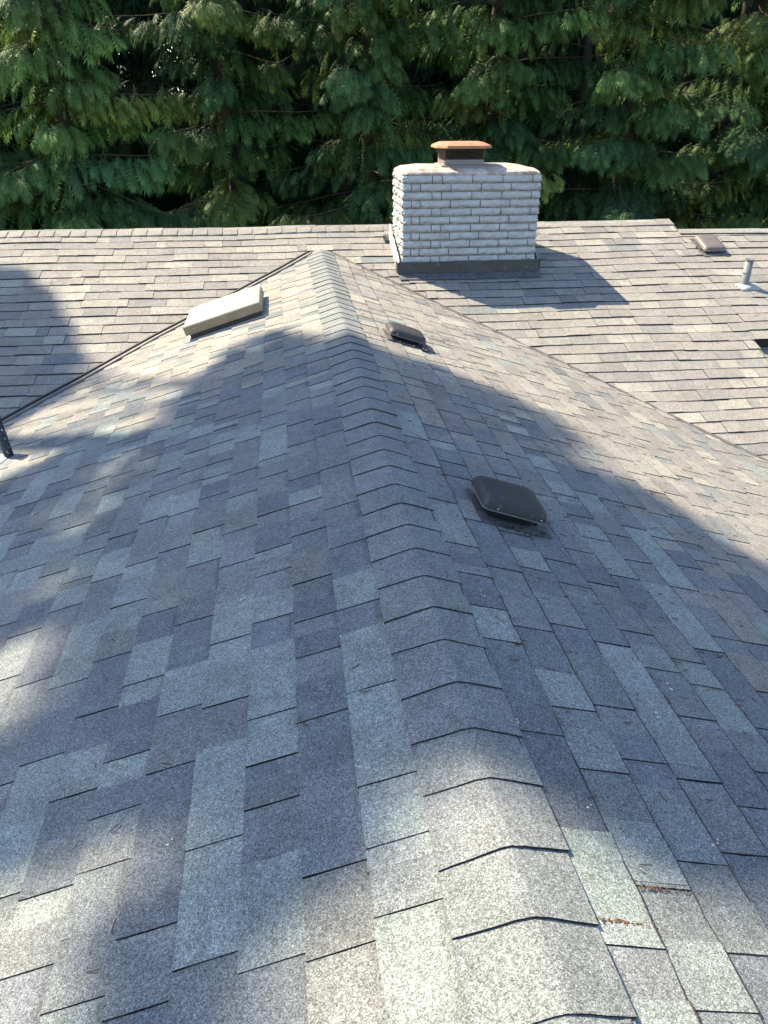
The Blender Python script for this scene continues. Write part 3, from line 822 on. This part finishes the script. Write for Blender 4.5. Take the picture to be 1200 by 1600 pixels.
loops([skring(0.046, 0.120), skring(0.050, 0.132), skring(0.075, 0.142), skring(0.12, 0.149), skring(0.2, 0.153)], 'dome', M_DOME, SK, True, False)
for u, v in ((su0, sv0+0.09), (su0, (sv0+sv1)/2), (su0, sv1-0.09)):
    c = WL(u+0.002, v, 0.092); r = 0.006
    vs = [c+Vector(q)*r for q in ((1, 0, 0), (-1, 0, 0), (0, 1, 0), (0, -1, 0), (0, 0, 1), (0, 0, -1))]
    attach(mesh_obj('screw', vs, [(4, 0, 2), (4, 2, 1), (4, 1, 3), (4, 3, 0), (5, 2, 0), (5, 1, 2), (5, 3, 1), (5, 0, 3)], M_SCREW), SK)

# ---------------------------------------------------------------- vent pipes
def pipe(name, base, h, r, mat, label, cat, collar=None, lean=(0, 0), grp=None):
    b = Vector(base); T = thing(name, label, cat, base, grp)
    n = 20
    def ring(rad, z): return [(b.x+lean[0]*z+rad*math.cos(2*math.pi*i/n), b.y+lean[1]*z+rad*math.sin(2*math.pi*i/n), b.z+z) for i in range(n)]
    loops([ring(r, -0.03), ring(r, h), ring(r*0.82, h), ring(r*0.8, h-0.06)], 'tube', mat, T, True, False, True)
    for z_ in (collar or []):
        loops([ring(r, z_-0.008), ring(r+0.004, z_-0.006), ring(r+0.004, z_+0.006), ring(r, z_+0.008)], 'collar', mat, T, False)
    return T, ring
bp = PF.w(4.262, (YR-7.49)/c2, 0.0)
T, ring = pipe('vent_pipe', tuple(bp), 0.268, 0.040, M_PIPE, 'short grey metal vent pipe with pale flashing at the right edge of the far roof', 'vent pipe', (0.135, 0.262), (0.0, 0.0), 'vent pipes on the roofs')
def blob(P, uc, vc, ru, rv, h, mat, T, name='flashing', n=22, seed=0):
    rr = random.Random(seed); R0, R1, R2 = [], [], []
    ph = [rr.uniform(-.12, .12) for _ in range(n)]
    for i in range(n):
        a = 2*math.pi*i/n*(1 if P.u.cross(P.v).dot(P.n) > 0 else -1); k = 1+ph[i]
        c_, s_ = math.cos(a), math.sin(a)
        sq = 1/max(abs(c_), abs(s_))**0.5
        R0.append(P.w(uc+ru*k*c_*sq, vc+rv*k*s_*sq, 0.002)); R1.append(P.w(uc+ru*k*c_*sq*.97, vc+rv*k*s_*sq*.97, h)); R2.append(P.w(uc+0.045*c_, vc+0.045*s_, h+0.02))
    return loops([R0, R1, R2], name, mat, T)
blob(PF, 4.29, (YR-7.46)/c2, 0.125, 0.07, 0.016, M_WHITE, T, seed=5)
lp = PL.w(4.915, 2.252/c1, 0.0)
T, ring = pipe('vent_pipe', tuple(lp), 0.285, 0.031, M_BPIPE, 'short black vent pipe with flaking paint at the left edge of the near roof', 'vent pipe', (0.279,), (-0.10, 0.0), 'vent pipes on the roofs')
blob(PL, 4.90, 2.36/c1, 0.10, 0.13, 0.014, M_WHITE, T, seed=8)

# ---------------------------------------------------------------- debris on the shingles
def needles(pts, mat, name, label, cat, lmin, lmax, wd, seed):
    rr = random.Random(seed); vs, fs = [], []
    for P, u, v, ang, h in pts:
        L = rr.uniform(lmin, lmax); du, dv = math.cos(ang)*L/2, math.sin(ang)*L/2; w_ = rr.uniform(.6, 1.4)*wd
        pu, pv = -math.sin(ang)*w_, math.cos(ang)*w_
        k = len(vs)
        bend = rr.uniform(-.3, .3)*L
        A = (u-du, v-dv); B = (u+pu/w_*bend*.3, v+pv/w_*bend*.3); C_ = (u+du, v+dv)
        for q in (A, B, C_):
            vs += [P.w(q[0]+pu, q[1]+pv, h), P.w(q[0]-pu, q[1]-pv, h), P.w(q[0], q[1], h+w_*1.4)]
        for s_ in (0, 3):
            for i in range(3):
                fs.append((k+s_+i, k+s_+(i+1) % 3, k+s_+3+(i+1) % 3, k+s_+3+i))
    o = mesh_obj(name, vs, fs, mat); o['kind'] = 'stuff'; o['label'] = label; o['category'] = cat
    return o
pts = []
for i in range(2000):   # caught along the course lines of the right slope
    k = random.randint(1, 22); v = 0.122+k*E+0.004+random.uniform(0, .006); u = random.uniform(1.6, 7.4)
    if u > UV-v*KR-.1: continue
    if random.random() < 0.45: v -= random.uniform(0, E); ang = random.gauss(math.pi/2, .3)
    else: ang = random.gauss(0, .25)
    pts.append((PR, u, v, ang, 0.004 if ang < 1 else 0.009))
for i in range(70): pts.append((PR, random.uniform(.8, 3), random.uniform(.2, 1.6), random.uniform(0, 3), 0.009))
for i in range(60): pts.append((PL, random.uniform(1, 5), random.uniform(.2, 2.2), random.uniform(0, 3), 0.010))
for i in range(90): pts.append((PF, random.uniform(-3, 5), random.uniform(.2, 3.0), random.gauss(0, .5), 0.010))
needles(pts, M_NEEDLE, 'dry_needles', 'thin brown needles and twigs scattered along the shingle edges', 'needles', 0.010, 0.036, 0.0013, 4)
def clumps(pts, mat, name, label, cat, seed):
    rr = random.Random(seed); vs, fs = [], []
    for P, u, v, r, h in pts:
        k = len(vs); c = P.w(u, v, h); 
        for x_, y_, z_ in ((1, 0, 0), (-1, 0, 0), (0, 1, 0), (0, -1, 0), (0, 0, .7), (0, 0, -.7)):
            vs.append(c+Vector((x_*r*rr.uniform(.5, 1.5), y_*r*rr.uniform(.5, 1.5), z_*r*rr.uniform(.6, 1.2))))
        fs += [tuple(k+i for i in f) for f in ((4, 0, 2), (4, 2, 1), (4, 1, 3), (4, 3, 0), (5, 2, 0), (5, 1, 2), (5, 3, 1), (5, 0, 3))]
    o = mesh_obj(name, vs, fs, mat); o['kind'] = 'stuff'; o['label'] = label; o['category'] = cat
mp = []
def seam_moss(P, u, v0, v1, n, r=0.004):
    for i in range(n): mp.append((P, u+random.gauss(0, .003), random.uniform(v0, v1), random.uniform(.4, 1.2)*r, 0.008))
def vtop(x, c): return x/c
from_cut = lambda k: 0.122+k*E
seam_moss(PR, 0.868, from_cut(0)+.01, from_cut(0)+E-.003, 60, .0032)
seam_moss(PR, 0.868, from_cut(0)+E*.72, from_cut(0)+E, 40, .0045)
seam_moss(PR, 0.955, from_cut(1)+.01, from_cut(1)+E-.003, 60, .0026)
seam_moss(PR, 1.95, from_cut(6)+.01, from_cut(6)+E, 40, .003)
for i in range(26):
    k = random.randint(3, 20); u = random.uniform(2.2, 7.0); v = from_cut(k)+E
    if u < UV-v*KR-.1: seam_moss(PR, u, v-random.uniform(.02, .06), v+.006, 10, .006)
for i in range(22):
    for j in range(8): mp.append((PF, random.uniform(-3, 4.5) if j == 0 else mp[-1][1]+random.gauss(0, .02), 0.1256+random.randint(1, 18)*E+.004 if j == 0 else mp[-1][2], .005, .006))
for i in range(380):
    v = random.uniform(0.3, 3.9)
    mp.append((PR, UV-v*KR-0.075+random.gauss(0, .006), v, random.uniform(.002, .006), 0.010))
for i in range(60):
    v = random.uniform(0.3, 2.4)
    mp.append((PL, UV-v*KL-0.10+random.gauss(0, .008), v, random.uniform(.002, .005), 0.010))
clumps(mp, M_MOSS, 'moss_tufts', 'rust orange moss and litter caught in the shingle joints', 'moss', 9)
fk = []
for (P, u, v, n) in ((PL, 3.33, 1.02, 9), (PR, 1.41, 0.14, 7), (PR, 2.42, 0.10, 6), (PR, 1.30, 0.98, 9), (PR, 1.52, .62, 5), (PR, 1.7, .74, 5), (PR, 2.0, .2, 4), (PL, 2.25, .62, 5), (PR, 1.15, .24, 4), (PR, 1.1, .55, 4), (PL, 1.3, .77, 3)):
    for i in range(n): fk.append((P, u+random.gauss(0, .012), v+random.gauss(0, .008), random.uniform(.0015, .004), .010))
for i in range(60): fk.append((random.choice((PL, PR)), random.uniform(1, 5), random.uniform(.2, 1.8), random.uniform(.001, .0022), .009))
clumps(fk, M_FLECK, 'white_flecks', 'small white flecks and droppings on the grey shingles', 'flecks', 10)

# ---------------------------------------------------------------- cedars
def frond_template(nb=9, seed=0, sub=2):
    """flat drooping spray 1 m long along +X: stem and forked side sprigs, each a slender quad"""
    rr = np.random.default_rng(seed); V = []
    def blade(p, d, L, w, droop):
        d = np.array(d)/np.linalg.norm(d); nrm = np.array([-d[1], d[0], 0.0]); 
        p = np.array(p); m = p+d*L*0.45+np.array([0, 0, -droop*L*0.15]); e = p+d*L+np.array([0, 0, -droop*L])
        V.extend([p, m+nrm*w, e, m-nrm*w])
    blade((0, 0, 0), (1, 0, 0), 1.0, 0.022, 0.16)
    for i in range(nb):
        t = 0.10+0.86*i/(nb-1)
        for sd in (-1, 1):
            L = (0.50*math.sin(math.pi*min(1, 0.25+0.72*(1-t)+.05)))*(0.75+0.4*rr.random())*(1 if t < .8 else .8)+.05
            a = math.radians(44-20*t+rr.uniform(-12, 12))
            d = np.array([math.cos(a), sd*math.sin(a), 0]); p = np.array([t, 0, -0.16*t*t])
            blade(p, d, L, 0.030, 0.35)
            for j in range(sub):
                q = 0.30+0.34*j; pp = p+d*L*q+np.array([0, 0, -0.3*L*q*q])
                for s2 in (-1, 1):
                    a2 = math.atan2(d[1], d[0])+s2*math.radians(38)
                    blade(pp, (math.cos(a2), math.sin(a2), 0), L*(0.62-0.16*j), 0.028, 0.60)
    return np.array(V, dtype=np.float32)
FT = [frond_template(6, s, 1) for s in range(6)]
FTS = [frond_template(6, s+10, 1) for s in range(3)]

def build_fronds(name, P, D, N, SZ, C, parent, temps, stuff=False):
    """P positions, D directions, N up-vectors, SZ sizes, C colours -> one mesh"""
    P, D, N, SZ, C = map(lambda a: np.asarray(a, dtype=np.float32), (P, D, N, SZ, C))
    D /= np.linalg.norm(D, axis=1, keepdims=True)
    Y = np.cross(N, D); Y /= (np.linalg.norm(Y, axis=1, keepdims=True)+1e-6); Z = np.cross(D, Y)
    allv, allc = [], []
    idx = rng.integers(0, len(temps), len(P))
    for t, T in enumerate(temps):
        m = idx == t
        if not m.any(): continue
        s = SZ[m][:, None, None]
        v = P[m][:, None, :]+s*(T[None, :, 0:1]*D[m][:, None, :]+T[None, :, 1:2]*Y[m][:, None, :]+T[None, :, 2:3]*Z[m][:, None, :])
        # extra gravity droop towards the tips
        v[:, :, 2] -= (s[:, :, 0]*0.22*T[None, :, 0]**2)
        tip = (0.52+1.0*np.clip(np.hypot(T[:, 0]-.3, T[:, 1]*1.6), 0, 1))[None, :, None]  # bases darkened and tips brightened to paint foliage light into the colour
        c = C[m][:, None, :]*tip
        allv.append(v.reshape(-1, 3)); allc.append(c.reshape(-1, 3))
    V = np.concatenate(allv); CC = np.concatenate(allc); n = len(V); nf = n//4
    me = bpy.data.meshes.new(name)
    me.vertices.add(n); me.vertices.foreach_set('co', V.astype(np.float32).ravel())
    me.loops.add(n); me.loops.foreach_set('vertex_index', np.arange(n, dtype=np.int32))
    me.polygons.add(nf); me.polygons.foreach_set('loop_start', np.arange(0, n, 4, dtype=np.int32))
    me.update(calc_edges=True)
    ca = me.color_attributes.new('tone', 'FLOAT_COLOR', 'POINT')
    ca.data.foreach_set('color', np.concatenate([CC, np.ones((n, 1), np.float32)], 1).astype(np.float32).ravel())
    me.materials.append(M_LEAF)
    o = bpy.data.objects.new(name, me); COL.objects.link(o)
    if parent is not None: attach(o, parent)
    return o, nf*2

def limb_mesh(curves, name, parent):
    vs, fs = [], []
    for pts, r0, r1 in curves:
        k = len(vs); n = len(pts); m = 6
        for i, p in enumerate(pts):
            p = Vector(p); q = Vector(pts[min(i+1, n-1)])-Vector(pts[max(i-1, 0)]); q.normalize()
            a = q.cross(Vector((.13, .31, 1) if abs(q.z) < .9 else (1, 0, 0))).normalized(); b = q.cross(a)
            r = r0+(r1-r0)*i/(n-1)
            for j in range(m): t = 2*math.pi*j/m; vs.append(p+a*(r*math.cos(t))+b*(r*math.sin(t)))
        for i in range(n-1):
            for j in range(m): fs.append((k+i*m+j, k+i*m+(j+1) % m, k+(i+1)*m+(j+1) % m, k+(i+1)*m+j))
    return attach(mesh_obj(name, vs, fs, M_BARK, smooth=True), parent)

GREENS = np.array([[0.042, 0.098, 0.026], [0.052, 0.110, 0.026], [0.034, 0.086, 0.028], [0.080, 0.130, 0.028]])
TRI = 0
def cedar(x, y, h, R, label, dens=1.0, zv=(-1.9, 4.0), grp='cedars standing behind the house', hue=(1, 1, 1), front=None, top_step=0.55, name='cedar_tree', seed=0, bare=None):
    global TRI
    rs = np.random.default_rng(seed)
    T = thing(name, label, 'tree', (x, y, GZ), grp)
    top = h; lx, ly = rs.uniform(-.2, .2, 2)
    trunk = [((x+lx*t*.5, y+ly*t*.5, GZ+(top-GZ)*t), ) for t in np.linspace(0, 1, 9)]
    limb_mesh([([p[0] for p in trunk], 0.20, 0.02)], 'trunk', T)
    curves = []; P, D, N, SZ, C = [], [], [], [], []
    z = zv[0]
    ang = rs.uniform(0, 6)
    while z < top-0.4:
        vis = z < zv[1]
        rad = R*min(1.0, ((top-z)/(top-GZ))**0.75*1.35)*rs.uniform(0.50, 1.18)
        ang += 2.399+rs.uniform(-.5, .5)
        a = ang % (2*math.pi)
        fr = 1.0
        if front is not None:
            # fewer limbs on the side turned away from the house
            if math.sin(a) > 0.35 and rs.random() < front: z += (0.09 if vis else top_step*.35)/dens; continue
        up = rs.uniform(-0.05, 0.35); n = 9; pts = []
        side = np.array([-math.sin(a), math.cos(a)])*rs.uniform(-.25, .25)
        for i in range(n):
            t = i/(n-1); rr_ = rad*t
            px = x+lx*.2+math.cos(a)*rr_+side[0]*t*t*rad; py = y+math.sin(a)*rr_+side[1]*t*t*rad
            pz = z+up*rr_-0.42*rad*t*t*0.9+0.20*rad*t**4
            pts.append((px, py, pz))
        curves.append((pts, 0.016 if vis else .02, 0.003))
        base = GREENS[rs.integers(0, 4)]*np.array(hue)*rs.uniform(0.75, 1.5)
        nf = int(rad*(58 if vis else (6 if top_step < .8 else 18)))
        dirv = np.array([math.cos(a), math.sin(a), 0])
        for q in range(nf):
            t = 0.10+0.90*(q+rs.random())/nf; i = min(n-2, int(t*(n-1))); f = t*(n-1)-i
            p = np.array(pts[i])*(1-f)+np.array(pts[i+1])*f
            sgn = 1 if q % 2 else -1
            lat = sgn*abs(rs.normal(0, 0.15))*rad*(1.15-t) if vis else 0.0      # side twigs make each bough a flat fan
            p = p+np.array([-dirv[1]*lat, dirv[0]*lat, -abs(lat)*0.35])
            th = sgn*math.radians(rs.uniform(5, 80)*(1.05-0.6*t*t)); c, s = math.cos(th), math.sin(th)
            d = np.array([dirv[0]*c-dirv[1]*s, dirv[0]*s+dirv[1]*c, -rs.uniform(0.05, 0.6) if rs.random() < .38 else -rs.uniform(.5, 1.8)])
            p = p+np.array([rs.normal(0, .05), rs.normal(0, .05), rs.uniform(-.09, .03)])
            nrm = np.array([rs.uniform(-.6, .6), rs.uniform(-.6, .6), .8])+dirv*rs.uniform(0, 0.9)
            sz = rs.uniform(0.13, 0.31)*(1.0 if vis else (2.4 if top_step < .8 else 1.4))*(1.15-0.3*t)
            P.append(p); D.append(d); N.append(nrm); SZ.append(sz)
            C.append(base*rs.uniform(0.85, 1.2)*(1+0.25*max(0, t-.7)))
        z += (0.085 if vis else top_step*.35)/dens*rs.uniform(.5, 1.5)
    limb_mesh(curves, 'limbs', T)['kind'] = 'stuff'
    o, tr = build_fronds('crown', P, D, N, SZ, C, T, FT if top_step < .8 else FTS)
    TRI += tr
    return T

cedars = [
 (-8.6, 14.6, 5.4, 2.5, 'cedar at the far left edge behind the house, mostly outside the picture'),
 (-6.2, 14.2, 5.2, 2.5, 'cedar at the left edge with sunlit yellowish sprays behind the far roof'),
 (-3.6, 13.9, 5.6, 2.4, 'second sunlit cedar from the left, its lit tips hanging over the ridge line'),
 (-1.2, 14.6, 7.2, 2.3, 'cedar behind the apex of the near roof beside the dark gap'),
 (1.1, 14.1, 6.6, 2.2, 'cedar left of the chimney with a deep dark hollow at its foot'),
 (3.3, 14.5, 7.6, 2.3, 'cedar straight behind the brick chimney and its rusty cap'),
 (5.5, 14.0, 6.8, 2.3, 'cedar just right of the chimney with dense green sprays'),
 (7.8, 14.5, 7.4, 2.4, 'cedar behind the small brown vent near the right end of the far roof'),
 (10.2, 14.2, 6.8, 2.4, 'cedar at the right edge of the picture behind the grey vent pipe'),
 (12.6, 14.8, 7.2, 2.4, 'cedar beyond the right edge, only its left branches in the picture'),
]
for i, (x, y, h, R, lb) in enumerate(cedars):
    hue = (1.35, 1.18, 1.35) if i < 3 else (0.82, 0.76, 0.84)  # sunlight painted into the leaf colour: left three brightened, the others dimmed
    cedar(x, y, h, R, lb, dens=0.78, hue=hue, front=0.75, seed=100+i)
print('front tris', TRI)
# second row: coarser, closes the gaps; shade is put into its dark leaf colour
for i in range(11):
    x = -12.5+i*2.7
    cedar(x, 18.0+0.8*math.sin(i*2.1), 8.2+0.6*math.sin(i*1.3), 3.0, 'back row cedar, leaves coloured dark as shade, seen only through the gaps between the front cedars', dens=1.0, zv=(-3.0, -2.9),
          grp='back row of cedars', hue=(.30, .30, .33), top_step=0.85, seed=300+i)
print('tris', TRI)

# ---------------------------------------------------------------- the cedar that shades the near roof (left of the picture)
def in_poly(x, y, poly):
    c = False; j = len(poly)-1
    for i in range(len(poly)):
        xi, yi = poly[i]; xj, yj = poly[j]
        if (yi > y) != (yj > y) and x < (xj-xi)*(y-yi)/(yj-yi)+xi: c = not c
        j = i
    return c
HS = Vector((SUN_TRAVEL.x, SUN_TRAVEL.y)).normalized()
def shade_tree(name, tx, ty, top, regions, label, n, jit, sz, seed, low=2.0):
    rs = np.random.default_rng(seed)
    T = thing(name, label, 'tree', (tx, ty, GZ), 'tall cedars left of the house')
    limb_mesh([([(tx, ty, GZ+(top-GZ)*t) for t in np.linspace(0, 1, 10)], 0.30, 0.03)], 'trunk', T)
    P, D, N, SZ, C = [], [], [], [], []; cnt = 0
    tot = sum(r[2] for r in regions)
    centres = []
    for poly, zf_, wgt in regions:
        xs = [p[0] for p in poly]; ys = [p[1] for p in poly]; got = 0
        while got < n*wgt/tot:
            x = rs.uniform(min(xs), max(xs)); y = rs.uniform(min(ys), max(ys))
            if not in_poly(x, y, poly): continue
            got += 1
            s = (tx-x)*(-HS.x)+(ty-y)*(-HS.y)+rs.normal(0, jit)
            q = np.array([x-HS.x*s, y-HS.y*s, zf_(x, y)+s*1.154/math.hypot(.817, .666)])
            out = np.array([q[0]-tx, q[1]-ty]); ol = np.linalg.norm(out)+1e-3; out /= ol
            d = np.array([out[0]+rs.uniform(-.6, .6), out[1]+rs.uniform(-.6, .6), -rs.uniform(.1, .9)])
            s_ = sz*rs.uniform(.7, 1.2)
            dn = d/np.linalg.norm(d)
            P.append(q-dn*s_*0.5+np.array([0, 0, .06*s_])); D.append(d); N.append((rs.uniform(-.5, .5), rs.uniform(-.5, .5), 1)); SZ.append(s_); C.append(GREENS[rs.integers(0, 4)])
            if rs.random() < 0.05: centres.append(q)
    cur = []
    for q in centres:
        r = math.hypot(q[0]-tx, q[1]-ty); z0 = q[2]+0.35*r
        cur.append(([(tx+(q[0]-tx)*t, ty+(q[1]-ty)*t, z0+(q[2]-z0)*t**1.5) for t in np.linspace(0, 1, 6)], 0.03, 0.006))
    # the rest of an ordinary crown, clear of the rays that reach the sunlit parts
    limb_mesh(cur, 'limbs', T)['kind'] = 'stuff'
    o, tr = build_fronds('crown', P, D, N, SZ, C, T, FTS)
    return T
zl_ = lambda x, y: S1*x
zr_ = lambda x, y: -S3*x
D0 = 13.5
shade_tree('cedar_tree', 0.1-HS.x*D0, 3.2-HS.y*D0, 19.5, [(SH_L1, zl_, 5.6), (SH_R, zr_, 5.0), (SH_L2, zl_, 1.6), (MILD, zl_, -0.0001+.0002)],
           'tall cedar left of the picture whose crown shades the near roof', 3300, 1.3, 0.29, 5)
D1 = 11.5
shade_tree('cedar_tree', -3.0-HS.x*D1, 6.8-HS.y*D1, 12.6, [(SH_F, lambda x, y: z_far(y), 1.0)],
           'lower cedar left of the picture whose crown shades the left end of the far roof', 1100, 1.3, 0.32, 6)

# far-off wood that closes the view between the trunks; its colour carries painted shade
rs = np.random.default_rng(77)
P, D, N, SZ, C = [], [], [], [], []
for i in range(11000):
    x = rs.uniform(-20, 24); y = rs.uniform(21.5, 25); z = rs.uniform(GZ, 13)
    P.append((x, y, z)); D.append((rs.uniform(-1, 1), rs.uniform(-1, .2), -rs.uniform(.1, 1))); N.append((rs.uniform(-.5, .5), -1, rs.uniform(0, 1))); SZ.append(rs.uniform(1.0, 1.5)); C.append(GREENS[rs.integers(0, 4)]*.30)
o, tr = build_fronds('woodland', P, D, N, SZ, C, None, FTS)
o['kind'] = 'stuff'; o['label'] = 'evergreen wood coloured dark as deep shade, far behind the cedars'; o['category'] = 'wood'
print('tris', TRI+tr)
